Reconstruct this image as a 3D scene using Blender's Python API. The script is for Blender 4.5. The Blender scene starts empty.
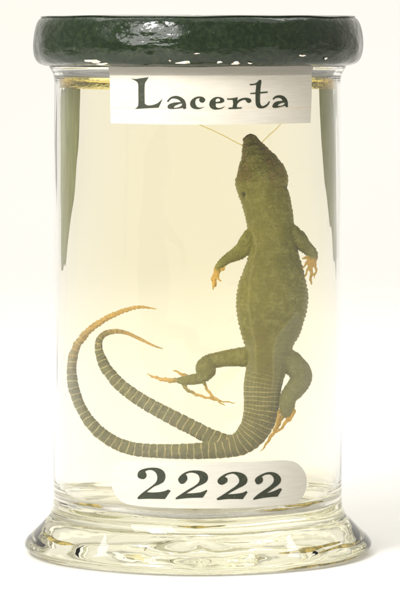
import bpy, bmesh, math, random
import numpy as np
from mathutils import Vector, kdtree
from mathutils.geometry import tessellate_polygon
random.seed(7); np.random.seed(7)
scene = bpy.context.scene
C = scene.collection
S = 0.0004            # metres per unit; a unit is the width of one photo pixel at the jar's axis
AX = 197.5            # the jar's axis
D = 3700.0            # camera distance (units)
HY = 25.0             # camera height, as the image row of the horizon
GY = 551.0            # row of the table top at the axis
CX = 200.0
R_OUT, R_IN = 144.0, 136.5

# ------------------------------------------------------------------ camera
cam_d = bpy.data.cameras.new('camera'); cam = bpy.data.objects.new('camera', cam_d); C.objects.link(cam)
cam.location = ((CX-AX)*S, -D*S, (GY-HY)*S); cam.rotation_euler = (math.radians(90), 0, 0)
cam_d.sensor_fit = 'VERTICAL'; cam_d.sensor_height = 24.0; cam_d.sensor_width = 24.0
cam_d.lens = 24.0*D/599.0
cam_d.shift_y = -(299.5-HY)/599.0
cam_d.clip_start = 0.01; cam_d.clip_end = 60
scene.camera = cam

# ------------------------------------------------------------------ studio light
world = bpy.data.worlds.new('World'); scene.world = world; world.use_nodes = True
bg = world.node_tree.nodes['Background']
bg.inputs[0].default_value = (1.0, 0.985, 0.955, 1); bg.inputs[1].default_value = 0.50

def area(name, loc, target, sx, sy, radiance, col=(1, 1, 1)):
    l = bpy.data.lights.new(name, 'AREA'); l.shape = 'RECTANGLE'; l.size = sx; l.size_y = sy
    l.energy = radiance*math.pi*sx*sy; l.color = col
    o = bpy.data.objects.new(name, l); C.objects.link(o); o.location = loc
    d = Vector(target)-Vector(loc); o.rotation_euler = d.to_track_quat('-Z', 'Y').to_euler()
    return o
area('overhead_softbox', (0, 0.15, 1.45), (0, 0.15, 0), 2.2, 1.7, 0.95, (1, 0.985, 0.96))
area('backdrop_light', (0, 0.5, 2.0), (0, 2.6, 0.3), 3.2, 0.6, 5.6, (1, 0.985, 0.96))
area('front_softbox', (-0.42, -0.62, 0.72), (0, 0, 0.10), 0.17, 0.34, 34.0, (1, 0.99, 0.97))
area('fill_softbox', (-0.75, -1.05, 0.85), (0, 0, 0.10), 0.9, 0.9, 6.0, (1, 0.985, 0.96))

scene.view_settings.view_transform = 'Standard'; scene.view_settings.look = 'None'
scene.view_settings.exposure = -0.08; scene.view_settings.gamma = 1.0; scene.view_settings.use_curve_mapping = False
cy = scene.cycles
cy.max_bounces = 48; cy.transmission_bounces = 44; cy.glossy_bounces = 12; cy.diffuse_bounces = 6
cy.transparent_max_bounces = 16; cy.caustics_refractive = True; cy.caustics_reflective = True
cy.blur_glossy = 0.3; cy.sample_clamp_indirect = 6.0; cy.use_denoising = True

# ------------------------------------------------------------------ helpers
def px(x, y, d):
    """world point seen at photo position x, y when it stands d units in front of the jar's axis"""
    k = 1-d/D
    return ((CX-AX+(x-CX)*k)*S, -d*S, ((GY-HY)-(y-HY)*k)*S)
def on_cyl(x, y, R):
    d = R
    for _ in range(12):
        X = CX-AX+(x-CX)*(1-d/D)
        d = math.sqrt(max(R*R-X*X, 0))
    return px(x, y, d)
def set_smooth(me):
    me.polygons.foreach_set('use_smooth', [True]*len(me.polygons))
def obj(name, bm, mat, parent=None, smooth=True, label=None):
    me = bpy.data.meshes.new(name); bm.to_mesh(me); bm.free()
    if smooth: set_smooth(me)
    me.materials.append(mat)
    o = bpy.data.objects.new(name, me); C.objects.link(o)
    if parent: o.parent = parent
    if label: o['label'] = label
    return o
def tag(o, label, cat, kind=None, group=None):
    o['label'] = label; o['category'] = cat
    if kind: o['kind'] = kind
    if group: o['group'] = group
def empty(name, loc=(0, 0, 0)):
    o = bpy.data.objects.new(name, None); o.empty_display_size = 0.02; C.objects.link(o); o.location = loc
    return o
def catmull(P, n=8):
    P = np.asarray(P, float); Q = np.vstack([2*P[0]-P[1], P, 2*P[-1]-P[-2]]); out = []
    for i in range(1, len(Q)-2):
        p0, p1, p2, p3 = Q[i-1:i+3]
        for k in range(n):
            t = k/n
            out.append(.5*(2*p1+(p2-p0)*t+(2*p0-5*p1+4*p2-p3)*t*t+(3*p1-p0-3*p2+p3)*t**3))
    out.append(P[-1]); return np.array(out)
def lathe(profile, seg=192, wob=None):
    """profile: list of (r, z) units; closed on the axis when r == 0"""
    bm = bmesh.new(); rings = []
    for (r, z) in profile:
        if r < 1e-6: rings.append([bm.verts.new((0, 0, z*S))]); continue
        ring = []
        for k in range(seg):
            a = 2*math.pi*k/seg
            rr, zz = (r, z) if wob is None else wob(r, z, a)
            ring.append(bm.verts.new((rr*math.cos(a)*S, rr*math.sin(a)*S, zz*S)))
        rings.append(ring)
    for A, B in zip(rings[:-1], rings[1:]):
        for k in range(seg):
            j = (k+1) % seg
            if len(A) == 1 and len(B) == 1: continue
            if len(A) == 1: bm.faces.new((A[0], B[k], B[j]))
            elif len(B) == 1: bm.faces.new((A[k], B[0], A[j]))
            else: bm.faces.new((A[k], B[k], B[j], A[j]))
    bmesh.ops.recalc_face_normals(bm, faces=bm.faces)
    return bm
class NT:
    def __init__(s, name):
        s.m = bpy.data.materials.new(name); s.m.use_nodes = True; s.t = s.m.node_tree; s.n = s.t.nodes
        s.p = s.n['Principled BSDF']; s.out = s.n['Material Output']
    def add(s, typ, **kw):
        n = s.n.new(typ)
        for k, v in kw.items(): setattr(n, k, v)
        return n
    def l(s, a, b): s.t.links.new(a, b)
    def put(s, sock, v):
        if hasattr(v, 'links'): s.l(v, sock)
        else: sock.default_value = v
    def math(s, op, a, b=0.0, c=None, clamp=False):
        n = s.add('ShaderNodeMath', operation=op, use_clamp=clamp)
        s.put(n.inputs[0], a); s.put(n.inputs[1], b)
        if c is not None: s.put(n.inputs[2], c)
        return n.outputs[0]
    def ramp(s, f, lo, hi, a=0.0, b=1.0):
        n = s.add('ShaderNodeMapRange', interpolation_type='SMOOTHSTEP')
        s.put(n.inputs[0], f); n.inputs[1].default_value = lo; n.inputs[2].default_value = hi
        n.inputs[3].default_value = a; n.inputs[4].default_value = b
        return n.outputs[0]
    def mix(s, f, a, b, blend='MIX'):
        n = s.add('ShaderNodeMix', data_type='RGBA', blend_type=blend)
        s.put(n.inputs[0], f)
        s.put(n.inputs[6], a if hasattr(a, 'links') else (*a, 1)); s.put(n.inputs[7], b if hasattr(b, 'links') else (*b, 1))
        return n.outputs[2]
    def coord(s, scale=(1, 1, 1)):
        t = s.add('ShaderNodeTexCoord'); mp = s.add('ShaderNodeMapping'); mp.inputs['Scale'].default_value = scale
        s.l(t.outputs['Object'], mp.inputs[0]); return mp.outputs[0]
    def noise(s, vec, scale, detail=4, rough=.55):
        n = s.add('ShaderNodeTexNoise'); s.l(vec, n.inputs['Vector'])
        n.inputs['Scale'].default_value = scale; n.inputs['Detail'].default_value = detail; n.inputs['Roughness'].default_value = rough
        return n.outputs[0]
    def voro(s, vec, scale, feature='F1', out='Distance'):
        n = s.add('ShaderNodeTexVoronoi', feature=feature); s.l(vec, n.inputs['Vector']); n.inputs['Scale'].default_value = scale
        return n.outputs[out]
    def attr(s, name):
        n = s.add('ShaderNodeAttribute', attribute_name=name); return n.outputs['Fac']
    def bump(s, h, strength, dist):
        n = s.add('ShaderNodeBump'); s.l(h, n.inputs['Height']); n.inputs['Strength'].default_value = strength
        n.inputs['Distance'].default_value = dist; s.l(n.outputs[0], s.p.inputs['Normal']); return n
    def set(s, **kw):
        for k, v in kw.items(): s.put(s.p.inputs[k.replace('_', ' ')], v)

# ------------------------------------------------------------------ materials
# seamless white sweep
b = NT('white_sweep'); co = b.coord()
b.set(Base_Color=b.mix(b.ramp(b.noise(co, 1.3, 3), .35, .65), (.86, .845, .80), (.875, .862, .825)), Roughness=.42)
b.p.inputs['Specular IOR Level'].default_value = .25
b.bump(b.noise(co, 900, 3), .03, .0002)
M_SWEEP = b.m
# old glass
def glass(name, ior, rough, absorb, dens, bumps=()):
    g = NT(name)
    g.set(Base_Color=(1, 1, 1, 1), Roughness=rough, IOR=ior); g.p.inputs['Transmission Weight'].default_value = 1.0
    if absorb:
        v = g.add('ShaderNodeVolumeAbsorption'); v.inputs[0].default_value = (*absorb, 1); v.inputs[1].default_value = dens
        g.l(v.outputs[0], g.out.inputs['Volume'])
    return g
b = glass('jar_glass', 1.47, 0.0, (.955, .94, .74), 9.0); co = b.coord((1, 1, .16)); c2 = b.coord((.5, .5, 4.2)); c3 = b.coord()
# faint vertical ripples up the wall, strong uneven moulding low in the foot
low = b.ramp(b.add('ShaderNodeSeparateXYZ').outputs[2], 48*S, 60*S, 1, 0)
sep = [n for n in b.n if n.type == 'SEPXYZ'][0]; b.l(c3, sep.inputs[0])
h1 = b.math('MULTIPLY', b.noise(co, 60, 2), .10)
h2 = b.math('MULTIPLY', b.math('MULTIPLY', b.noise(c2, 17, .5, .4), .25), low)
b.bump(b.math('ADD', h1, h2), .9, .0022)
rad = b.math('SQRT', b.math('ADD', b.math('POWER', sep.outputs[0], 2.0), b.math('POWER', sep.outputs[1], 2.0)))
wet = b.math('MULTIPLY', b.ramp(rad, 140.8*S, 141.2*S, 1, 0), b.math('MULTIPLY', b.ramp(sep.outputs[2], 43*S, 43.5*S), b.ramp(sep.outputs[2], 470*S, 471*S, 1, 0)))
b.l(b.math('SUBTRACT', .5, b.math('MULTIPLY', wet, .42)), b.p.inputs['Specular IOR Level'])   # glass wetted by the fluid hardly mirrors
M_GLASS = b.m
b = glass('fluid', 1.015, 0.0, (.985, .935, .70), 11.0); M_FLUID = b.m
b = glass('meniscus', 1.12, 0.05, (.985, .90, .30), 170.0); b.bump(b.noise(b.coord((1, 1, 6)), 120, 3), .8, .001); M_MENI = b.m
b = glass('plate_glass', 1.06, 0.0, (.93, .96, .88), 20.0); M_PLATE = b.m
# olive strips: dark bands refracted in the jar wall, built as solids
b = NT('wedge_olive'); co = b.coord((3, 1, .12))
n1 = b.noise(co, 420, 3)
b.set(Base_Color=b.mix(b.ramp(n1, .3, .7), (.38, .41, .16), (.54, .56, .28)), Roughness=.45)
b.bump(n1, .3, .0004); b.p.inputs['Transmission Weight'].default_value = .25; M_WEDGE = b.m
b = NT('amber_edge'); b.set(Base_Color=(.62, .50, .20, 1), Roughness=.5); M_AMBER = b.m
# green black sealing paint
b = NT('sealing_paint'); co = b.coord()
wav = b.coord((1, 1, 2.2))
n1 = b.noise(wav, 70, 3, .5); n2 = b.noise(co, 520, 3); sp = b.voro(co, 650)
cells = b.noise(co, 40, 3)
base = b.mix(b.ramp(n2, .35, .75), (.006, .014, .004), (.017, .030, .010))
base = b.mix(b.math('MULTIPLY', b.ramp(b.noise(co, 300, 2), .70, .76), .2), base, (.16, .18, .10))
b.set(Base_Color=base, Roughness=b.ramp(cells, .35, .65, .09, .24))
b.bump(b.math('ADD', b.math('MULTIPLY', n1, 1.0), b.math('ADD', b.math('MULTIPLY', n2, .05), b.math('MULTIPLY', b.ramp(sp, 0, .25), .05))), .42, .0028)
b.p.inputs['IOR'].default_value = 1.5; b.p.inputs['Coat Weight'].default_value = .0; b.p.inputs['Coat Roughness'].default_value = .08
M_PAINT = b.m
b = NT('bare_chip'); b.set(Base_Color=b.mix(b.ramp(b.noise(b.coord(), 700, 2), .45, .6), (.88, .86, .80), (.72, .58, .42)), Roughness=.5); M_CHIP = b.m
# painted labels
def label_mat(name, top, low_c, line_z=None):
    b = NT(name); st = b.coord((1, 1, 12)); co = b.coord()
    n1 = b.noise(st, 110, 4, .6); n2 = b.noise(co, 500, 3)
    col = b.mix(b.ramp(n1, .3, .75), top, low_c)
    if line_z:
        s = b.add('ShaderNodeSeparateXYZ'); b.l(co, s.inputs[0])
        z = b.math('ADD', s.outputs[2], b.math('MULTIPLY', b.math('SUBTRACT', b.noise(co, 60, 2), .5), .0004))
        dz = b.math('ABSOLUTE', b.math('SUBTRACT', z, line_z))
        col = b.mix(b.math('MULTIPLY', b.ramp(dz, .00008, .00024, 1, 0), .55), col, (.62, .47, .30))
    b.set(Base_Color=col, Roughness=.55); b.bump(b.math('ADD', n1, b.math('MULTIPLY', n2, .2)), .35, .0003)
    return b
b = label_mat('name_label_paint', (.60, .555, .465), (.65, .615, .53), line_z=px(200, 108, 138)[2]); M_LAB1 = b.m
b = label_mat('number_label_paint', (.585, .555, .475), (.635, .61, .535)); M_LAB2 = b.m
b = NT('lettering_ink'); co = b.coord(); n1 = b.noise(co, 900, 4)
b.set(Base_Color=b.mix(b.ramp(n1, .5, .8), (.022, .028, .012), (.06, .07, .032)), Roughness=.5); b.bump(n1, .3, .0002); M_INK = b.m
b = NT('thread'); b.set(Base_Color=(1, .95, .70, 1), Roughness=.7); tl = b.add('ShaderNodeBsdfTransparent'); tl.inputs[0].default_value = (.97, .90, .66, 1); ms = b.add('ShaderNodeMixShader'); ms.inputs[0].default_value = .82; b.l(b.p.outputs[0], ms.inputs[1]); b.l(tl.outputs[0], ms.inputs[2]); b.l(ms.outputs[0], b.out.inputs[0]); b.bump(b.noise(b.coord((1, 1, 1)), 3000, 2), .4, .0002); M_THREAD = b.m

# preserved skin: attributes carried by the mesh say where toes, rings and belly plates are
b = NT('preserved_skin'); co = b.coord()
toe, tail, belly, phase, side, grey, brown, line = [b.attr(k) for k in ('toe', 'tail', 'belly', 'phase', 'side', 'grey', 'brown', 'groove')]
n_big = b.noise(co, 55, 4); n_med = b.noise(co, 330, 4, .65); n_fin = b.noise(co, 1500, 2)
body = b.mix(b.ramp(n_big, .35, .68), (.26, .25, .038), (.36, .335, .062))
body = b.mix(b.math('MULTIPLY', b.ramp(b.noise(co, 900, 3, .6), .35, .62, 1, 0), .3), body, (.15, .14, .022))
body = b.mix(b.math('MULTIPLY', b.ramp(n_med, .45, .68), .6), body, (.50, .465, .15))
tailc = b.mix(b.ramp(n_med, .3, .7), (.245, .23, .085), (.33, .31, .12))
col = b.mix(tail, body, tailc)
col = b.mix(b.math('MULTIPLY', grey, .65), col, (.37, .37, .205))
col = b.mix(b.math('MULTIPLY', b.math('MULTIPLY', brown, b.ramp(n_med, .35, .62)), .7), col, (.26, .205, .038))
hd = b.attr('head')
plate_c = b.voro(co, 360, 'F1', 'Color'); pc = b.add('ShaderNodeSeparateColor'); b.l(plate_c, pc.inputs[0])
col = b.mix(b.math('MULTIPLY', hd, b.math('MULTIPLY', pc.outputs[0], .75)), col, (.38, .25, .07))
pe = b.math('MULTIPLY', b.ramp(b.voro(co, 360, 'DISTANCE_TO_EDGE'), 0, .10, 1, 0), hd)
col = b.mix(b.math('MULTIPLY', pe, .28), col, (.10, .085, .025))
cells = b.voro(co, 1250, 'DISTANCE_TO_EDGE')
gran = b.ramp(cells, 0, .22)
col = b.mix(b.math('MULTIPLY', b.math('SUBTRACT', 1, gran), .32), col, (.15, .14, .045))
# rings
fr = b.math('FRACT', phase); tri = b.math('ABSOLUTE', b.math('SUBTRACT', fr, .5))
wob = b.math('ADD', tri, b.math('MULTIPLY', b.math('SUBTRACT', n_med, .5), .05))
ring0 = b.ramp(wob, .045, .11, 1, 0)
ring = b.math('MULTIPLY', ring0, tail)
bring = b.math('MULTIPLY', b.math('MULTIPLY', b.ramp(wob, .05, .2, 1, 0), belly), .22)
rowf = b.math('ABSOLUTE', b.math('SUBTRACT', b.math('FRACT', b.math('MULTIPLY', side, 5.0)), .5))
rows = b.math('MULTIPLY', b.ramp(rowf, .03, .10, 1, 0), b.math('MULTIPLY', b.attr('rows'), .38))
col = b.mix(b.math('MULTIPLY', ring, b.ramp(n_med, .3, .65, .35, .9)), col, (.86, .76, .36))
col = b.mix(rows, col, (.60, .55, .27))
col = b.mix(bring, col, (.20, .185, .06))
spots = b.ramp(b.voro(co, 1100), .12, .26, 1, 0)
orange = b.mix(b.math('MULTIPLY', spots, .8), b.mix(n_big, (.84, .50, .10), (.88, .60, .17)), (.26, .13, .03))
toe2 = b.ramp(b.math('ADD', toe, b.math('MULTIPLY', b.math('SUBTRACT', b.noise(co, 650, 3), .5), .6)), .05, .95)
col = b.mix(b.math('MULTIPLY', toe2, b.ramp(toe, 0, .12)), col, orange)
col = b.mix(b.math('MULTIPLY', b.attr('pale'), .7), col, (.52, .47, .20))
col = b.mix(b.math('MULTIPLY', line, .8), col, (.060, .052, .018))
b.set(Base_Color=col, Roughness=.42); b.p.inputs['Specular IOR Level'].default_value = .45
b.p.inputs['Subsurface Weight'].default_value = .3; b.p.inputs['Subsurface Radius'].default_value = (1, .7, .2); b.p.inputs['Subsurface Scale'].default_value = .0016
hh = b.math('ADD', b.math('SUBTRACT', b.math('MULTIPLY', gran, .6), b.math('MULTIPLY', pe, .35)), b.math('ADD', b.math('MULTIPLY', ring, .6), b.math('MULTIPLY', n_med, .8)))
b.bump(hh, .55, .0009); M_SKIN = b.m
b = NT('ear_hollow'); b.set(Base_Color=(.03, .025, .012, 1), Roughness=.8); M_DARK = b.m

# ------------------------------------------------------------------ seamless sweep (setting)
bm = bmesh.new(); prof = [(-5.0, 0), (-1, 0), (0.3, 0), (0.9, 0), (1.5, 0)]
for k in range(1, 17):
    a = k/16*math.pi/2; prof.append((1.5+1.2*math.sin(a), 1.2*(1-math.cos(a))))
prof.append((2.7, 4.0)); xs = [-4.5, -1, 1, 4.5]
grid = [[bm.verts.new((x, y, z)) for x in xs] for (y, z) in prof]
for A, B in zip(grid[:-1], grid[1:]):
    for i in range(3): bm.faces.new((A[i], A[i+1], B[i+1], B[i]))
o = obj('backdrop', bm, M_SWEEP); o['label'] = 'seamless white studio sweep under and behind the jar'; o['kind'] = 'structure'

# ------------------------------------------------------------------ the jar
jar = empty('specimen_jar')
tag(jar, 'cylindrical glass specimen jar with flared foot and dark green painted rim', 'jar')
zz = lambda y: GY-y
outer = catmull([(0, 9), (60, 8), (118, 5), (146, 1.2), (156, 0), (162, 0.4), (168, 2), (172.5, 5), (173.6, 8.5), (171, 13), (166, 18), (157, 27), (149.5, 35.5),
                 (146, 42), (144.6, 50), (144.2, 62), (144, 100), (143.8, 200), (143.6, 330), (143.2, 430), (143, 455), (143, 466), (143.4, 472), (144.6, 477), (146.6, 481), (148.5, 484)], 5)
inner = catmull([(148.5, 490), (144, 488), (140.5, 484.5), (139.2, 479), (139, 470), (139, 455), (139.2, 430), (139.4, 330), (139.4, 200), (139.4, 100), (138.8, 68), (135.5, 58), (128, 50.5),
                 (112, 46.5), (70, 44.5), (0, 43.5)], 5)
def wob(r, z, a):
    k = 1.0 if z > 52 else 1+.0035*math.sin(3*a+.4)+.0025*math.sin(7*a+z*.08)
    zz_ = z
    if 2 < z < 52: zz_ = z+.9*math.sin(2*a+1)+.5*math.sin(5*a)
    if z < 12 and r < 150: zz_ = z+1.3*math.sin(4*a+r*.05)*(r/150)*(1 if r > 1 else 0)*.5
    return r*k, max(zz_, .25)
glassbody = obj('glass_body', lathe(list(outer)+list(inner), 256, wob), M_GLASS, jar)
# painted rim
def wob_r(r, z, a):
    return r+.5*math.sin(3*a+1)+.35*math.sin(11*a+z*.1)+.25*math.sin(23*a+2), z+.35*math.sin(5*a+.7)+.25*math.sin(13*a)
rim = catmull([(0, 535.5), (80, 535.5), (150, 535), (156.5, 533.6), (160.6, 529), (163.3, 521), (164.8, 511), (165, 503), (163.6, 495), (160, 489.2), (154, 486.5), (150.2, 486.0), (149.2, 488)], 6)
rim_o = obj('painted_rim', lathe(list(rim)+[(149.2, 492), (0, 492)], 256, wob_r), M_PAINT, jar)
# bare chips low on the rim, where the paint has come off
def blob_on_surface(name, cx, cy, rx, ry, Rf, mat, parent, seed, n=26, lab=None):
    rnd = random.Random(seed); bm = bmesh.new(); ring = []; 
    ph = [rnd.uniform(0, 6.28) for _ in range(4)]
    def P(x, y, off): 
        return on_cyl(x, y, Rf(y)+off)
    c = bm.verts.new(P(cx, cy, .75))
    rings = []
    for t, off in ((.5, .7), (.85, .55), (1.0, -.6)):
        rg = []
        for k in range(n):
            a = 2*math.pi*k/n; m = 1+.22*math.sin(2*a+ph[0])+.16*math.sin(3*a+ph[1])+.10*math.sin(5*a+ph[2])
            rg.append(bm.verts.new(P(cx+rx*t*m*math.cos(a), cy+ry*t*m*math.sin(a), off)))
        rings.append(rg)
    for k in range(n): bm.faces.new((c, rings[0][k], rings[0][(k+1) % n]))
    for A, B in zip(rings[:-1], rings[1:]):
        for k in range(n): j = (k+1) % n; bm.faces.new((A[k], B[k], B[j], A[j]))
    bmesh.ops.recalc_face_normals(bm, faces=bm.faces)
    return obj(name, bm, mat, parent, label=lab)
rimz = np.array(rim); order = np.argsort(rimz[6*8:6*11+1, 1]); 
def rim_R(y):
    # outer radius of the rim at photo row y (front side)
    z = (GY-HY)-(y-HY)*(1-163/D)
    seg = rimz[(rimz[:, 0] > 150)]; i = np.argsort(seg[:, 1]); return float(np.interp(z, seg[i, 1], seg[i, 0]))+.5
for i, (cx, cy_, rx, ry) in enumerate([(184, 62.6, 7.2, 1.6), (219.5, 62.2, 2.4, 1.3), (236, 63.2, 4.5, 1.4), (93, 61.2, 7.5, 1.7), (102, 64, 5, 1.1), (302.5, 55.7, 2.8, 1.0), (170, 60.8, 1.2, .7), (326, 58.5, 1.3, 1.2), (197, 53.6, 3.2, .55), (250, 63.3, 2.0, .8)]):
    blob_on_surface('paint_chip', cx, cy_, rx, ry, rim_R, M_CHIP, jar, 40+i)

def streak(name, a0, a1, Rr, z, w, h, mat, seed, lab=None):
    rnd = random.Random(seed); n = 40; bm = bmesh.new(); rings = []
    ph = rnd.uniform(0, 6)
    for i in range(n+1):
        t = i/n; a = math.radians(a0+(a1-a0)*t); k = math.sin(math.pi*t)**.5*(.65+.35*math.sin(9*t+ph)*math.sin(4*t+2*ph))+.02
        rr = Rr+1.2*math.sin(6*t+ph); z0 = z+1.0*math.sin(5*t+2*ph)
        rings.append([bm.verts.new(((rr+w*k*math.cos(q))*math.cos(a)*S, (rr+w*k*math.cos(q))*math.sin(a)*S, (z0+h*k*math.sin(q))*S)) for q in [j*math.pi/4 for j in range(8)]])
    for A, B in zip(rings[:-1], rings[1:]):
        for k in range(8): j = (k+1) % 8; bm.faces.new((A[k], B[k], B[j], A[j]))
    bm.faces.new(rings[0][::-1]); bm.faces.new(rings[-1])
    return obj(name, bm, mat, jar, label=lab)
b = NT('reflection_amber'); co = b.coord(); b.set(Base_Color=b.mix(b.ramp(b.noise(co, 380, 4, .6), .42, .6), (.82, .62, .16), (.28, .24, .06)), Roughness=.3)
b.bump(b.noise(co, 500, 3), .8, .001); M_REFL = b.m
streak('amber_reflection', -60, -26, 150, 12, 6.0, 1.8, M_REFL, 3)  # amber reflections in the foot, built as slivers inside the glass
streak('amber_reflection', -44, -12, 158, 10, 4.0, 1.6, M_REFL, 12)
streak('amber_reflection', -168, -140, 152, 16, 5.0, 2.0, M_REFL, 5)
streak('amber_reflection', -100, -76, 104, 38, 3.0, 2.2, M_REFL, 8)

# ---- labels painted on the glass
def smooth_poly(pts, n=4):
    """closed outline; a point with a third value is a corner"""
    N = len(pts); out = []
    corner = [len(p) > 2 for p in pts]; P = [np.array(p[:2], float) for p in pts]
    for i in range(N):
        j = (i+1) % N; p1, p2 = P[i], P[j]
        t1 = np.zeros(2) if corner[i] else (p2-P[i-1])*.5
        t2 = np.zeros(2) if corner[j] else (P[(j+1) % N]-p1)*.5
        if corner[i]: t1 = (p2-p1)*.8 if not corner[j] else (p2-p1)
        if corner[j]: t2 = (p2-p1)*.8 if not corner[i] else (p2-p1)
        for k in range(n):
            t = k/n; a = 2*t**3-3*t*t+1; bb = t**3-2*t*t+t; cc = -2*t**3+3*t*t; d = t**3-t*t
            out.append(a*p1+bb*t1+cc*p2+d*t2)
    return out
def decal_bm(bm, loops, R0, thick, step=2.0, grain=0.0):
    """flat outline (with holes) in photo rows and columns -> thin paint layer on the cylinder of radius R0"""
    flat = [[Vector((p[0], p[1], 0)) for p in L] for L in loops]
    tris = tessellate_polygon(flat); allp = [p for L in flat for p in L]
    b2 = bmesh.new(); vs = [b2.verts.new(p) for p in allp]
    for t in tris:
        try: b2.faces.new([vs[i] for i in t])
        except ValueError: pass
    x0 = min(p.x for p in allp); x1 = max(p.x for p in allp); x = x0+step
    while x < x1:
        bmesh.ops.bisect_plane(b2, geom=b2.verts[:]+b2.edges[:]+b2.faces[:], plane_co=(x, 0, 0), plane_no=(1, 0, 0)); x += step
    bmesh.ops.remove_doubles(b2, verts=b2.verts, dist=1e-4)
    b2.verts.ensure_lookup_table(); b2.verts.index_update()
    top = [bm.verts.new(on_cyl(v.co.x, v.co.y, R0+thick)) for v in b2.verts]
    bot = [bm.verts.new(on_cyl(v.co.x, v.co.y, R0)) for v in b2.verts]
    for f in b2.faces:
        bm.faces.new([top[v.index] for v in f.verts]); bm.faces.new([bot[v.index] for v in reversed(f.verts)])
    for e in b2.edges:
        if len(e.link_faces) == 1:
            i, j = e.verts[0].index, e.verts[1].index; bm.faces.new((top[i], top[j], bot[j], bot[i]))
    b2.free()
def z8(pts, ox, oy, s=8.0):
    return [((p[0]/s)+ox, (p[1]/s)+oy) + tuple(p[2:]) for p in pts]
K = 1  # corner mark
def decal(name, shapes, R0, thick, mat, parent, n=4):
    bm = bmesh.new()
    for loops in shapes: decal_bm(bm, [smooth_poly(L, n) for L in loops], R0, thick)
    bmesh.ops.recalc_face_normals(bm, faces=bm.faces)
    return obj(name, bm, mat, parent, smooth=False)
lab1 = decal('name_label', [[[(109.5, 64.5, K), (311.5, 64.5, K), (311.8, 95, K), (310.6, 123, K), (260, 124.2), (210, 124.6), (160, 124.4), (110.6, 123.2, K), (110, 95, K)]]], 144.25, .5, M_LAB1, jar)
lab1['label'] = 'off-white label at the top, lettered with one word'
lab2 = decal('number_label', [[[(123, 460.8), (150, 460.6), (200, 462.4), (250, 461.6), (287, 460.4), (300, 465.5), (306.5, 477), (305.5, 491), (297, 501.5), (272, 506), (235, 508), (205, 508.6), (165, 507.8), (132, 505.2), (118, 498.5), (111.5, 485), (113, 469)]]], 144.35, .5, M_LAB2, jar)
lab2['label'] = 'white round-ended label near the foot, lettered with digits'
o1 = (125, 70); o2 = (160, 80); o3 = (205, 80); o4 = (245, 75)
L_ = [z8([(45, 68, K), (85, 72), (120, 67), (188, 58, K), (172, 84), (160, 104), (156, 140), (156, 200), (157, 268, K), (178, 282), (215, 281), (255, 268), (280, 249), (299, 229, K), (286, 264), (268, 301, K), (180, 306), (78, 312, K), (98, 296), (106, 270), (106, 180), (104, 112), (86, 88)], *o1)]
a1 = [z8([(54, 170, K), (75, 145), (100, 131), (135, 127), (170, 139), (195, 160), (207, 190), (209, 228, K), (190, 234, K), (182, 223, K), (150, 228), (105, 232), (72, 230), (60, 218), (64, 203), (80, 190), (115, 180), (166, 177, K), (150, 160), (120, 149), (90, 152), (64, 178, K)], *o2),
      z8([(110, 219), (122, 206), (148, 194), (170, 188), (176, 194), (170, 207), (150, 217), (122, 223)], *o2)]
c_ = [z8([(362, 160), (355, 145), (335, 134), (305, 132), (275, 142), (250, 162), (240, 190), (248, 215), (270, 230), (300, 234), (330, 228), (353, 213, K), (325, 221), (300, 216), (285, 196), (282, 170), (292, 152), (321, 143, K), (313, 156), (317, 171), (330, 181), (350, 178)], *o2)]
e_ = [z8([(161, 208, K), (140, 226), (110, 235), (70, 236), (45, 222), (34, 200), (40, 170), (60, 148), (90, 136), (125, 138), (150, 152), (155, 173, K), (130, 184), (88, 187, K), (85, 205), (94, 220), (117, 224), (140, 218)], *o3),
      z8([(86, 174), (85, 160), (94, 149), (110, 147), (119, 156), (118, 170), (102, 174)], *o3)]
r_ = [z8([(175, 147, K), (215, 146), (262, 137, K), (258, 170, K), (272, 156), (300, 145), (335, 142), (362, 150), (371, 165), (362, 180), (345, 183), (331, 173), (322, 160), (298, 162), (270, 178), (256, 197, K), (255, 218, K), (296, 218, K), (293, 228, K), (240, 232), (185, 232, K), (190, 221, K), (220, 218, K), (225, 190), (221, 159, K), (178, 158, K)], *o3)]
t_ = [z8([(38, 72, K), (70, 70), (95, 60), (112, 42), (128, 40), (131, 60), (126, 90), (122, 136, K), (181, 131, K), (181, 142, K), (122, 148, K), (120, 190), (122, 225), (136, 248), (160, 242), (182, 225), (192, 207, K), (199, 213, K), (188, 238), (165, 258), (135, 267), (105, 262), (88, 240), (84, 200), (84, 152, K), (40, 152, K), (42, 144, K), (84, 140, K), (88, 100), (90, 78, K), (60, 82), (38, 82, K)], *o4)]
a2 = [z8([(220, 190, K), (240, 171), (270, 162), (305, 167), (330, 187), (342, 215), (343, 256, K), (328, 257, K), (322, 246, K), (290, 254), (250, 263), (222, 259), (221, 241), (235, 222), (262, 210), (301, 207, K), (290, 190), (268, 182), (245, 186), (228, 199, K)], *o4),
      z8([(263, 247), (273, 233), (298, 223), (316, 223), (315, 233), (295, 245)], *o4)]
decal('lettering', [L_, a1, c_, e_, r_, t_, a2], 144.76, .25, M_INK, lab1)
n1_ = [z8([(60, 125), (64, 100), (85, 80), (125, 67), (175, 61), (225, 65), (262, 83), (280, 110), (282, 145), (268, 175), (235, 195), (195, 212), (165, 232), (133, 257, K), (180, 260), (240, 256), (280, 247), (305, 236, K), (326, 246, K), (305, 275), (280, 312, K), (160, 310), (64, 313, K), (60, 300), (90, 270), (130, 240), (190, 195), (214, 165), (217, 130), (204, 100), (175, 81), (142, 82), (120, 93, K), (131, 112), (130, 135), (112, 152), (86, 151), (66, 141)], 130, 460)]
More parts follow.
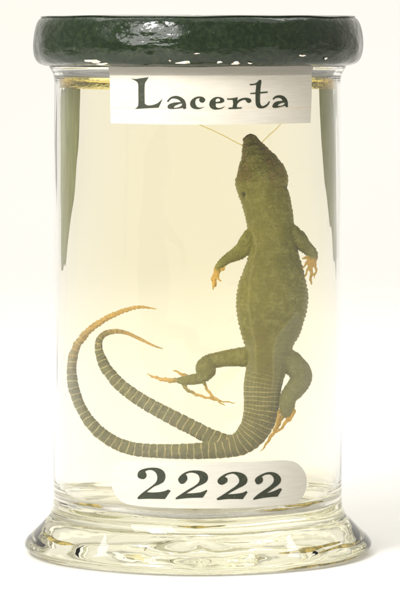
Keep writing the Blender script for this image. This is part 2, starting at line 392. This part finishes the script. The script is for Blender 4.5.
n2_ = [z8([(65, 160), (71, 140), (95, 115), (130, 95), (170, 85), (220, 84), (265, 92), (295, 112), (304, 140), (295, 170), (265, 192), (220, 212), (180, 237), (130, 268, K), (180, 266), (240, 259), (270, 249), (295, 238, K), (297, 250, K), (262, 301, K), (150, 304), (44, 315, K), (50, 299), (90, 272), (140, 240), (195, 208), (228, 180), (237, 150), (225, 120), (195, 104), (160, 101), (125, 113, K), (136, 130), (138, 155), (121, 180), (100, 191), (78, 185)], 170, 460)]
n3_ = [z8([(60, 172), (66, 152), (90, 130), (130, 108), (180, 95), (230, 98), (275, 115), (298, 145), (295, 180), (270, 205), (225, 227), (170, 257), (140, 275, K), (200, 271), (260, 262), (292, 247, K), (300, 260, K), (262, 313, K), (150, 312), (62, 321, K), (55, 308), (100, 280), (160, 240), (205, 208), (231, 180), (231, 150), (210, 121), (180, 109), (142, 118), (118, 133, K), (138, 147), (140, 170), (121, 188), (95, 199), (70, 190)], 210, 460)]
n4_ = [z8([(80, 170), (83, 150), (105, 130), (140, 112), (180, 98), (225, 98), (265, 115), (287, 145), (285, 175), (265, 200), (230, 226), (200, 247), (175, 266, K), (225, 251), (265, 233), (285, 225, K), (296, 235, K), (262, 292, K), (170, 300), (66, 319, K), (70, 305), (110, 270), (170, 230), (214, 195), (231, 165), (224, 135), (200, 116), (165, 118), (135, 133, K), (144, 152), (140, 175), (121, 190), (96, 194)], 245, 460)]
decal('lettering', [n1_, n2_, n3_, n4_], 144.86, .25, M_INK, lab2)

# ------------------------------------------------------------------ fluid
prof = [(0, 44.2), (70, 45.2), (112, 47.2), (127.4, 51.2), (134.4, 58.6), (138.1, 69), (138.8, 100), (138.9, 200), (138.9, 330), (138.6, 440), (138.3, 456), (138.2, 472.2)]
fl = obj('preserving_fluid', lathe(catmull(prof, 4).tolist()+[(0, 472.0)], 192), M_FLUID)
tag(fl, 'clear straw-tinted preserving fluid filling the jar around the lizard', 'fluid')
# meniscus creeping up the wall
men = [(138.2, 463.5), (138.4, 475.0), (137.0, 475.8), (133.5, 474.8), (129, 473.1), (126, 472.5), (126, 470.6), (132, 468.8), (136, 465.8), (138.2, 463.5)]
mb = obj('meniscus', lathe([(r*1.0, z) for r, z in men], 192, lambda r, z, a: (r, z+.35*math.sin(4*a)+.25*math.sin(9*a+1))), M_MENI, fl)

# ------------------------------------------------------------------ glass mounting plate
pl = empty('mounting_plate', (0, 12*S, (GY-503)*S))
tag(pl, 'thin clear glass plate standing upright behind the lizard, with olive refraction strips at its sides', 'glass plate')
def slab(outline, d0, d1, bevel=.8):
    """outline in photo rows and columns at depth d0, thickness to d1"""
    bm = bmesh.new()
    A = [bm.verts.new(Vector(px(x, y, d0))-pl.location) for x, y in outline]; B = [bm.verts.new(Vector(px(x, y, d0))+Vector((0, (d0-d1)*S, 0))-pl.location) for x, y in outline]
    bm.faces.new(A); bm.faces.new(list(reversed(B))); n = len(A)
    for i in range(n): j = (i+1) % n; bm.faces.new((A[j], A[i], B[i], B[j]))
    bmesh.ops.recalc_face_normals(bm, faces=bm.faces)
    if bevel: bmesh.ops.bevel(bm, geom=bm.edges[:], offset=bevel*S, segments=2, affect='EDGES', profile=.6)
    return bm
obj('plate', slab([(83, 86), (316.5, 86), (322.5, 180), (331.5, 262), (331.5, 490), (66, 490), (66.5, 270), (78.5, 180)], -10, -14, .5), M_PLATE, pl, smooth=False)
wl = catmull([(82, 87), (81.4, 105), (80.0, 140), (77.5, 180), (73.5, 215), (68.6, 250), (65.2, 271)], 4)[:, :2]
ol = catmull([(64.0, 271), (62.6, 250), (62.4, 200), (62.3, 140), (62.6, 100), (65, 87)], 4)[:, :2]
obj('refraction_wedge', slab([tuple(p) for p in wl]+[tuple(p) for p in ol], -6, -14, .7), M_WEDGE, pl, label='olive left strip shaping a refracted dark band, tapering to a point')
wr = catmull([(317.5, 85), (318.4, 110), (320.4, 150), (323.6, 180), (327.4, 215), (331.2, 250), (334.6, 280)], 4)[:, :2]
orr = catmull([(336.2, 280), (336.2, 250), (335.6, 200), (335.0, 150), (334.4, 110), (333, 85)], 4)[:, :2]
obj('refraction_wedge', slab([tuple(p) for p in wr]+[tuple(p) for p in orr], -6, -14, .7), M_WEDGE, pl, label='grey-green right strip shaping a refracted dark band, tapering downward')

# ------------------------------------------------------------------ the lizard
def chain(pts, flat=.75, n=10, **kw):
    P = catmull(pts, n); return dict(P=P, flat=flat, **kw)
DB = 22
body_pts = [(250.0, 141.8, 8.0), (251.2, 145.5, 10.3), (252.8, 150, 12.6), (254.7, 155, 15.2), (256.4, 160.5, 18.4), (258.2, 167, 22.0), (259.8, 173.5, 25.0), (261.0, 180, 26.4), (262, 187.5, 25.6), (263.8, 195, 24.4), (266, 205, 23.6), (268, 215, 23.0), (269.5, 226, 22.4),
            (271, 240, 22.6), (272.4, 256, 25.0), (272.6, 272, 30.0), (271.8, 288, 34.2), (271, 303, 35.2), (269.8, 318, 33.2), (268.6, 333, 28.6), (268, 347, 23.4), (267.4, 360, 21.6), (264.4, 372, 19.4), (261.6, 386, 18.6),
            (261.0, 400, 17.8), (259.8, 412, 16.8), (256.4, 424, 15.8), (249.5, 435, 14.2), (239.5, 443.2, 12.2), (226, 447.6, 10.2), (211, 449.9, 8.9), (195, 450.9, 8.2), (178, 451.2, 7.6), (160, 450.9, 7.2), (145, 450.2, 6.9), (132, 448.2, 6.8), (119, 443.8, 6.6), (107, 436.6, 6.4), (97, 428.2, 6.2),
            (88.5, 417.5, 5.8), (81.5, 405, 5.4), (76.5, 391, 5.2), (73.8, 376, 4.9), (74.0, 362, 4.5), (77.2, 349, 4.0), (84.5, 336.8, 3.5), (94, 327.4, 3.1), (106, 319.4, 2.7), (119, 312.8, 2.3), (131, 308.6, 1.9), (141, 306.9, 1.5), (148, 307.4, 1.1), (156.5, 308.8, .7)]
up_pts = [(236, 444.5, 9.0), (222, 441.5, 8.6), (208.5, 435.6, 8.1), (196, 429.3, 7.8), (186, 424, 7.7), (174.5, 418, 7.6), (163.5, 412.2, 7.4), (152, 406, 7.2), (141, 399.4, 7.0), (131, 392.6, 6.7), (122, 385.4, 6.4), (115, 378.2, 6.1), (108.6, 369.6, 5.7), (103.8, 361, 5.2), (100.6, 351.5, 4.6), (100.2, 343.0, 4.0), (103, 336.5, 3.4), (109, 332.6, 2.9), (117, 331.2, 2.5), (126, 332.4, 2.1), (133, 335.2, 1.9), (139, 337.8, 1.9), (146.5, 341.6, 1.5), (154, 345.4, 1.2), (163, 348.6, .7)]
def c4(pts, depth): # insert depth
    if not hasattr(depth, '__len__'): depth = (depth, depth)
    n = len(pts); return [(p[0], p[1], depth[0]+(depth[-1]-depth[0])*i/(n-1), p[2]) for i, p in enumerate(pts)]
ch = []
ch.append(chain(c4(body_pts, (DB, DB)), .78, 10, kind='body'))
ch.append(chain(c4(up_pts, (DB-2, DB-8)), .8, 8, kind='tail2'))
# throat / jaw fullness
ch.append(chain(c4([(252.5, 150, 7), (255, 160, 12), (260, 176, 17), (262.5, 190, 17), (266, 206, 16)], DB+8), .62, 6, kind='limb'))
# left foreleg
ch.append(chain(c4([(258, 232, 9), (251.5, 237, 9.6), (245.5, 245, 9.0), (239.5, 251.6, 7.6), (232.5, 255.8, 6.2), (226, 259.4, 5.0), (221, 263.6, 4.2), (217.8, 268, 3.9), (216.4, 272.4, 3.6), (216.0, 275.5, 2.8)], (DB, DB+4)), .8, 6, kind='limb', toes=8))
for T in ([(216.4, 272, 2.0), (214.3, 277, 1.6), (213.8, 282, 1.55), (213.3, 286.5, 1.3), (213, 289.3, .8)],
          [(215.5, 271, 1.9), (212.8, 275.5, 1.4), (212.0, 280, 1.3), (212.2, 284.5, 1.0), (212.0, 286.5, .6)],
          [(217, 272, 2.0), (218, 276.6, 1.5), (219.2, 279.6, 1.2), (221, 281.2, .7)],
          [(216.6, 273, 1.8), (216.0, 279, 1.3), (215.4, 284, 1.1), (214.9, 286.8, .6)],
          [(218.4, 268, 2.0), (222, 269.4, 1.5), (224, 268.0, 1.0), (225.2, 266.2, .6)]):
    ch.append(chain(c4(T, (DB+4, DB+4+random.uniform(-2, 3))), .85, 5, kind='toe'))
# right foreleg
ch.append(chain(c4([(286, 230, 8.5), (292, 234.5, 9.0), (298.2, 240.4, 8.2), (303.8, 246.4, 6.8), (308.2, 251.2, 5.9), (310.6, 255.2, 5.2), (310.2, 259.0, 4.6), (309.4, 262.4, 3.8)], (DB, DB+6)), .8, 6, kind='limb', toes=6))
for T in ([(307.5, 257, 2.2), (303.8, 258, 1.7), (300.6, 257.8, .9)],
          [(308, 260, 2.1), (304.6, 263.4, 1.6), (302.6, 266.4, 1.2), (301.8, 268.6, .7)],
          [(309, 261, 2.1), (307.2, 266, 1.6), (306.2, 270.5, 1.3), (304.2, 275, 1.1), (303.6, 278, .6)],
          [(310, 261, 2.1), (309.6, 268, 1.7), (309.4, 275, 1.5), (309.0, 281, 1.2), (309.2, 284.6, .6)],
          [(311.4, 260, 2.1), (313.2, 266, 1.7), (313.6, 271, 1.5), (312.6, 275, 1.2), (312.2, 277.8, .6)]):
    ch.append(chain(c4(T, (DB+6, DB+8+random.uniform(-2, 3))), .85, 5, kind='toe'))
# left hind leg: thigh to the knee, shank folded under, foot out to the left
ch.append(chain(c4([(258, 356, 11), (247, 356.6, 10.4), (235, 357.2, 9.2), (224, 358.4, 8.2), (213.5, 360.6, 7.8), (206, 363.6, 8.0), (203.6, 368.0, 8.2), (204.0, 372.6, 7.4)], (DB-4, DB+2)), .8, 6, kind='limb'))
ch.append(chain(c4([(208, 366, 7.6), (207, 372, 7.8), (202.6, 376.8, 6.0), (196, 378.8, 5.6), (189.6, 379.6, 5.2), (183.6, 380.2, 4.4), (180, 380.4, 3.4)], (DB+3, DB+6)), .8, 6, kind='limb'))
for T in ([(184, 379, 3.2), (176, 380.2, 3.0), (170, 380.0, 2.9), (163, 379.2, 2.4), (157, 377.6, 1.9), (152, 375.6, 1.3), (147.8, 373.8, .6)],
          [(188, 377, 2.4), (183, 374.2, 1.9), (178.5, 372.2, 1.5), (173.6, 370.0, .9)],
          [(184, 383, 2.8), (184.6, 387, 2.3), (190, 391.2, 2.0), (197, 394.4, 1.8), (204, 396.6, 1.6), (211, 398.4, 1.4), (220, 400.6, 1.1), (229, 402, .9), (236, 402.8, .5)],
          [(202, 380, 2.6), (205.5, 385.6, 1.9), (208.4, 391, 1.7), (212.6, 396, 1.6), (218, 400.6, 1.4), (222, 403.8, 1.0), (225.4, 405.8, .5)]):
    ch.append(chain(c4(T, (DB+5, DB+7+random.uniform(-3, 4))), .85, 5, kind='toe', start=.22))
# right hind leg
ch.append(chain(c4([(270, 352, 12), (281, 356.6, 12.0), (290, 362.5, 11.6), (297.4, 370, 11.2), (299.8, 377, 10.8), (297, 384.5, 10.2), (291.6, 391, 9.6), (287.4, 397, 8.8), (286, 402.8, 8.2), (285.6, 408, 7.6), (285.0, 412, 6.2)], (DB-2, DB+10)), .78, 7, kind='limb'))
for T in ([(283, 410, 3.2), (279.6, 419, 2.6), (275.4, 427, 2.3), (270.6, 435.5, 2.0), (265.6, 443.4, 1.6), (259.8, 451.4, .6)],
          [(287, 410, 3.0), (286.8, 417, 2.4), (283.4, 423.6, 2.0), (278.6, 429.6, 1.6), (275.4, 432.6, .8)],
          [(290.4, 407, 2.8), (292.6, 411.4, 2.2), (291, 416.2, 1.9), (287.2, 420.6, 1.5), (284.4, 423.4, .8)],
          [(281, 408, 2.6), (277.4, 412.6, 1.8), (276.6, 419, 1.6), (274.4, 426, 1.3), (271.6, 431, .7)]):
    ch.append(chain(c4(T, (DB+10, DB+13+random.uniform(-2, 3))), .85, 5, kind='toe', start=.15))

def sweep(bm, c, seg=20):
    P = c['P'].copy(); xy = P[:, :2]; T = np.gradient(xy, axis=0); T /= np.linalg.norm(T, axis=1)[:, None]+1e-9
    w = P[:, 3].copy(); rings = []
    if c['kind'] == 'toe':
        L = np.concatenate([[0], np.cumsum(np.linalg.norm(np.diff(xy, axis=0), axis=1))]); w = w*.86*(1+.13*np.cos(2*math.pi*L/4.6))
        off = .45*np.sin(2*math.pi*L/9.2+xy[0, 0]); xy = xy+np.stack([-T[:, 1], T[:, 0]], 1)*off[:, None]*np.clip(L/4, 0, 1)[:, None]
    # round the ends: extra shrinking rings
    ext = []
    for s_, idx in ((-1, 0), (1, len(P)-1)):
        for a in ((70, 40) if s_ < 0 else (40, 70)):
            a_ = math.radians(a); ext.append((s_, idx, math.sin(a_), math.cos(a_)))
    sects = []
    for s_, idx, so, sc in [e for e in ext if e[0] < 0]:
        sects.append((xy[idx]-T[idx]*w[idx]*so, T[idx], P[idx, 2], w[idx]*sc))
    for i in range(len(P)): sects.append((xy[i], T[i], P[i, 2], w[i]))
    for s_, idx, so, sc in [e for e in ext if e[0] > 0]:
        sects.append((xy[idx]+T[idx]*w[idx]*so, T[idx], P[idx, 2], w[idx]*sc))
    for p, t, d, r in sects:
        nrm = np.array((-t[1], t[0])); ring = []
        for k in range(seg):
            a = 2*math.pi*k/seg
            q = p+nrm*r*math.cos(a)
            ring.append(bm.verts.new((q[0], -(d+r*c['flat']*math.sin(a)), -q[1])))   # units; y row negated
        rings.append(ring)
    for A, B in zip(rings[:-1], rings[1:]):
        for k in range(seg): j = (k+1) % seg; bm.faces.new((A[k], B[k], B[j], A[j]))
    bm.faces.new(rings[0][::-1]); bm.faces.new(rings[-1])
bm = bmesh.new()
for c in ch: sweep(bm, c, 28 if c['kind'] == 'body' else 16)
bmesh.ops.recalc_face_normals(bm, faces=bm.faces)
tmp_me = bpy.data.meshes.new('raw'); bm.to_mesh(tmp_me); bm.free()
tmp = bpy.data.objects.new('raw', tmp_me); C.objects.link(tmp)
rm = tmp.modifiers.new('r', 'REMESH'); rm.mode = 'VOXEL'; rm.voxel_size = .55; rm.use_smooth_shade = True
sm = tmp.modifiers.new('s', 'SMOOTH'); sm.factor = .5; sm.iterations = 3
dg = bpy.context.evaluated_depsgraph_get(); ev = tmp.evaluated_get(dg)
liz_me = bpy.data.meshes.new_from_object(ev)
bpy.data.objects.remove(tmp); bpy.data.meshes.remove(tmp_me)
nv = len(liz_me.vertices); V = np.empty(nv*3); liz_me.vertices.foreach_get('co', V); V = V.reshape(-1, 3)
Nn = np.empty(nv*3); liz_me.vertex_normals.foreach_get('vector', Nn); Nn = Nn.reshape(-1, 3)
# nearest chain sample -> surface attributes
samples = []
for ci, c in enumerate(ch):
    P = c['P']; xy = P[:, :2]; T = np.gradient(xy, axis=0); T /= np.linalg.norm(T, axis=1)[:, None]+1e-9
    s = np.concatenate([[0], np.cumsum(np.linalg.norm(np.diff(xy, axis=0), axis=1))])
    if c['kind'] == 'body': per = np.interp(s, [0, 180, 240, 300, 335, 420, 700], [4.8, 4.5, 4.3, 4.9, 7.2, 7.4, 5.0]); ta = np.clip((s-224)/30, 0, 1); ph = np.concatenate([[0], np.cumsum(np.diff(s)/per[1:])]); tot = s[-1]
    elif c['kind'] == 'tail2': per = np.interp(s, [0, 120, 200, 300], [7.4, 7.2, 5.2, 3.6]); ta = np.ones_like(s); ph = np.concatenate([[0], np.cumsum(np.diff(s)/per[1:])]); tot = s[-1]
    else: ta = np.zeros_like(s); ph = s/6; tot = s[-1]
    c['s'] = s
    for i in range(len(P)):
        samples.append((P[i, 0], -P[i, 2], -P[i, 1], ci, s[i], ph[i], ta[i], T[i, 0], T[i, 1], P[i, 3], s[i]/tot))
SA = np.array(samples); kd = kdtree.KDTree(len(SA))
for i, q in enumerate(SA): kd.insert(q[:3], i)
kd.balance()
idx = np.empty(nv, int); SP = SA[:, :3]; SW = SA[:, 9]+.4
for a in range(0, nv, 8000):
    v = V[a:a+8000]; d2 = ((v**2).sum(1)[:, None]+(SP**2).sum(1)[None]-2*v@SP.T)
    chn = SA[(d2/SW[None]**2).argmin(1), 3]
    d2 = d2+1e6*(SA[None, :, 3] != chn[:, None]); idx[a:a+8000] = d2.argmin(1)
Q = SA[idx]; X = V[:, 0]; Y = -V[:, 2]; DEP = -V[:, 1]
dx = X-Q[:, 0]; dy = Y+Q[:, 2]; along = dx*Q[:, 7]+dy*Q[:, 8]; lat = (-dx*Q[:, 8]+dy*Q[:, 7])
cid = Q[:, 3].astype(int); kinds = np.array([c['kind'] for c in ch])[cid]
isbody = kinds == 'body'; istail2 = kinds == 'tail2'; islimb = kinds == 'limb'; istoe = kinds == 'toe'
per_here = np.where(isbody, np.interp(Q[:, 4], [0, 180, 240, 300, 335, 420, 700], [4.8, 4.5, 4.3, 4.9, 7.2, 7.4, 5.0]), np.where(istail2, np.interp(Q[:, 4], [0, 120, 200, 300], [7.4, 7.2, 5.2, 3.6]), 6.0))
phase = Q[:, 5]+along/per_here
sidev = lat/np.maximum(Q[:, 9], 1)
# rings bend towards the tail tip along the sides, as scale whorls do
phase = phase+.05*np.sin(X*.31+Y*.17)+.04*np.sin(Y*.45-X*.23)+.10*np.abs(sidev)**2*np.where(isbody & (Q[:, 4] < 330), 1, .3)
def smooth01(a, lo, hi):
    t = np.clip((a-lo)/(hi-lo), 0, 1); return t*t*(3-2*t)
tailm = Q[:, 6].copy()
starts = np.array([c.get('start', .0) for c in ch])[cid]
toem = np.where(istoe, smooth01(Q[:, 10], starts-.35, starts+.4), 0.0)
hand = np.array([c.get('toes', 0) for c in ch])[cid]
tot_s = np.array([c['s'][-1] for c in ch])[cid]
toem = np.where(islimb & (hand > 0), smooth01(Q[:, 4], tot_s-hand*1.5, tot_s+1), toem)
toem = np.where(istail2, .75*smooth01(Q[:, 4], 150, 235), toem)
bt = Q[:, 4]; btot = ch[0]['s'][-1]
toem = np.where(isbody, .8*smooth01(bt, btot-150, btot-45), toem)
bellym = np.where(isbody, 1-tailm, 0)
def gblob(cx, cy, rx, ry): return np.exp(-((X-cx)/rx)**2-((Y-cy)/ry)**2)
# greyer patch over the right side of the vent, pale strip on the left, brown belly streak between
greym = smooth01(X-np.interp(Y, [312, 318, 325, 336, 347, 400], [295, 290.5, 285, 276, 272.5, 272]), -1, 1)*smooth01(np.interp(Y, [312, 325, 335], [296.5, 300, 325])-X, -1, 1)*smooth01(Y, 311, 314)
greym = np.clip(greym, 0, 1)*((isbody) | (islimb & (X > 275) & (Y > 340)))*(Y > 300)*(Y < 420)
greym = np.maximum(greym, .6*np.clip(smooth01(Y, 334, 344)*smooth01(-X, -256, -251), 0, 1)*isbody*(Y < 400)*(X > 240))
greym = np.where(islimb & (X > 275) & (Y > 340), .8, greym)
brownm = np.clip(gblob(262, 350, 8, 26)+.9*gblob(268, 378, 7, 20)+.6*gblob(258, 333, 9, 9)+.8*gblob(260, 170, 13, 9)+.5*gblob(247, 152, 4, 5)+.3*gblob(262, 270, 10, 50), 0, 1)*isbody
rowsm = np.where(isbody, smooth01(Y, 372, 384)*smooth01(-Y, -452, -430)*(Q[:, 4] < 330), 0)
# relief --------------------------------------------------------
def seg_line(x0, y0, x1, y1, w):
    vx, vy = x1-x0, y1-y0; L = vx*vx+vy*vy; t = np.clip(((X-x0)*vx+(Y-y0)*vy)/L, 0, 1)
    return np.exp(-(((X-x0-t*vx)**2+(Y-y0-t*vy)**2)/(w*w)))
front = np.clip(-Nn[:, 1]*1.5+.2, 0, 1)
groove = np.zeros(nv)
plates = [(247, 145, 254, 155), (254, 155, 262, 147.5), (254, 155, 256, 163), (256, 163, 245, 158), (256, 163, 270, 158), (245, 158, 240, 168), (256, 163, 252, 176), (252, 176, 243, 180), (252, 176, 262, 181), (262, 181, 275, 175), (270, 158, 273, 170), (245, 158, 248, 150), (273, 170, 281, 176)]
for s_ in plates: groove = np.maximum(groove, .55*seg_line(*s_, .65))
collar = [(239, 194, 246, 190), (246, 190, 258, 188.5), (258, 188.5, 272, 187.5), (272, 187.5, 281, 186), (281, 186, 287, 187)]
fold = np.zeros(nv)
for s_ in collar: fold = np.maximum(fold, seg_line(*s_, 1.3))
pit = np.exp(-((X-242.6)**2+(Y-194.6)**2)/3.2)+np.exp(-((X-287.2)**2+(Y-187.6)**2)/3.5)
nick = np.exp(-((X-263.5)**2/5+(Y-172)**2/1.6))
armpit = seg_line(250.5, 232, 254, 252, 1.6)+seg_line(290, 236, 295, 250, 1.5)+seg_line(246, 346, 247, 368, 1.3)+seg_line(284, 352, 281.5, 372, 1.2)
pale = np.zeros(nv)
for s_ in [(252, 233, 256, 246), (256, 246, 252, 262), (252, 262, 248, 285), (248, 285, 247.5, 305), (247.5, 305, 250, 325), (250, 325, 254, 343), (295, 313, 285, 325), (285, 325, 276, 336), (276, 336, 272.5, 348), (272.5, 348, 272, 392), (254, 343, 255, 372)]: pale = np.maximum(pale, .38*seg_line(*s_, 1.1))
pale = np.maximum(pale, .5*smooth01(np.abs(sidev), .86, 1.0)*(isbody | islimb)); pale *= front+.3
groove = np.clip(groove*front*isbody*1.0+.25*fold*front*isbody+1.9*pit+.5*nick*front+.0*armpit, 0, 1)
disp = -.8*groove*(1-np.clip(pit, 0, 1))-2.4*pit*((isbody) | islimb)*np.where(X > 270, .45, 1)-.7*np.clip(armpit, 0, 1)*front-.3*fold*front
fr = np.abs((phase % 1)-.5)
disp += np.where(tailm > .1, -.30*np.exp(-((fr)/.10)**2)*tailm*np.clip(Q[:, 9]/5, .3, 1.2), 0)
flank = isbody*smooth01(np.abs(sidev), .72, .95)*((Y > 196) & (Y < 345))
disp += flank*(.85*np.abs(np.sin(math.pi*Q[:, 4]/4.3+along*.73))-.3)
limbflank = islimb*smooth01(np.abs(sidev), .5, .9)*(Q[:, 9] > 4)
disp += limbflank*.22*np.sin(2*math.pi*(Q[:, 4]+along)/2.6)
rs = np.random.RandomState(3)
for k in range(26):
    kv = rs.normal(size=3); kv /= np.linalg.norm(kv); f = rs.uniform(.12, .55); disp += .055/np.sqrt(f*3)*np.sin(2*math.pi*f*(V@kv)+rs.uniform(0, 6.3))*np.clip(Q[:, 9]/7, .15, 1)
V2 = V+Nn*disp[:, None]
# into the jar
W = np.empty_like(V2); k_ = 1+V2[:, 1]/D
W[:, 0] = (CX-AX+(V2[:, 0]-CX)*k_)*S; W[:, 1] = V2[:, 1]*S; W[:, 2] = ((GY-HY)-(-V2[:, 2]-HY)*k_)*S
base = np.array(px(262, 451, DB)); W -= base
liz_me.vertices.foreach_set('co', W.ravel()); liz_me.update()
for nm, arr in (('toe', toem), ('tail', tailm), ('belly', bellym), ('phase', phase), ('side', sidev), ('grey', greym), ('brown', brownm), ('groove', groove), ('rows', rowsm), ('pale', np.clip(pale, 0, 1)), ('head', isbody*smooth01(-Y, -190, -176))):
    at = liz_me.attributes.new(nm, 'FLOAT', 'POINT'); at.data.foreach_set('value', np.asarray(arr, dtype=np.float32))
liz_me.materials.clear(); liz_me.materials.append(M_SKIN); liz_me.name = 'lizard'; set_smooth(liz_me)
liz = bpy.data.objects.new('lizard', liz_me); C.objects.link(liz); liz.location = base.tolist()
tag(liz, 'olive preserved lizard floating head up in fluid, belly forward, with forked banded tail', 'lizard')

# ------------------------------------------------------------------ thread from snout up to the rim
def tube(bm, pts, r, seg=8):
    P = [Vector(p) for p in pts]; rings = []
    for i, p in enumerate(P):
        t = (P[min(i+1, len(P)-1)]-P[max(i-1, 0)]).normalized(); u = t.cross(Vector((0, 1, 0))).normalized(); v = t.cross(u)
        rings.append([bm.verts.new(p+(u*math.cos(2*math.pi*k/seg)+v*math.sin(2*math.pi*k/seg))*r) for k in range(seg)])
    for A, B in zip(rings[:-1], rings[1:]):
        for k in range(seg): j = (k+1) % seg; bm.faces.new((A[k], B[k], B[j], A[j]))
    bm.faces.new(rings[0][::-1]); bm.faces.new(rings[-1])
bm = bmesh.new()
pth = catmull([(150, 92, 4), (175, 110, 8), (197, 123.5, 14), (218, 133, 20), (236, 142.5, 20), (242, 145.5, 17), (249, 147, 14), (257, 145.5, 17), (262, 141.5, 20), (272, 131.5, 22), (281, 122.5, 16), (293, 108, 10), (306, 92, 4)], 6)
tube(bm, [px(*p) for p in pth], .55*S)
th = obj('suspension_thread', bm, M_THREAD); tag(th, 'fine yellow thread looped under the lizard\'s snout and rising in a wide V', 'thread')
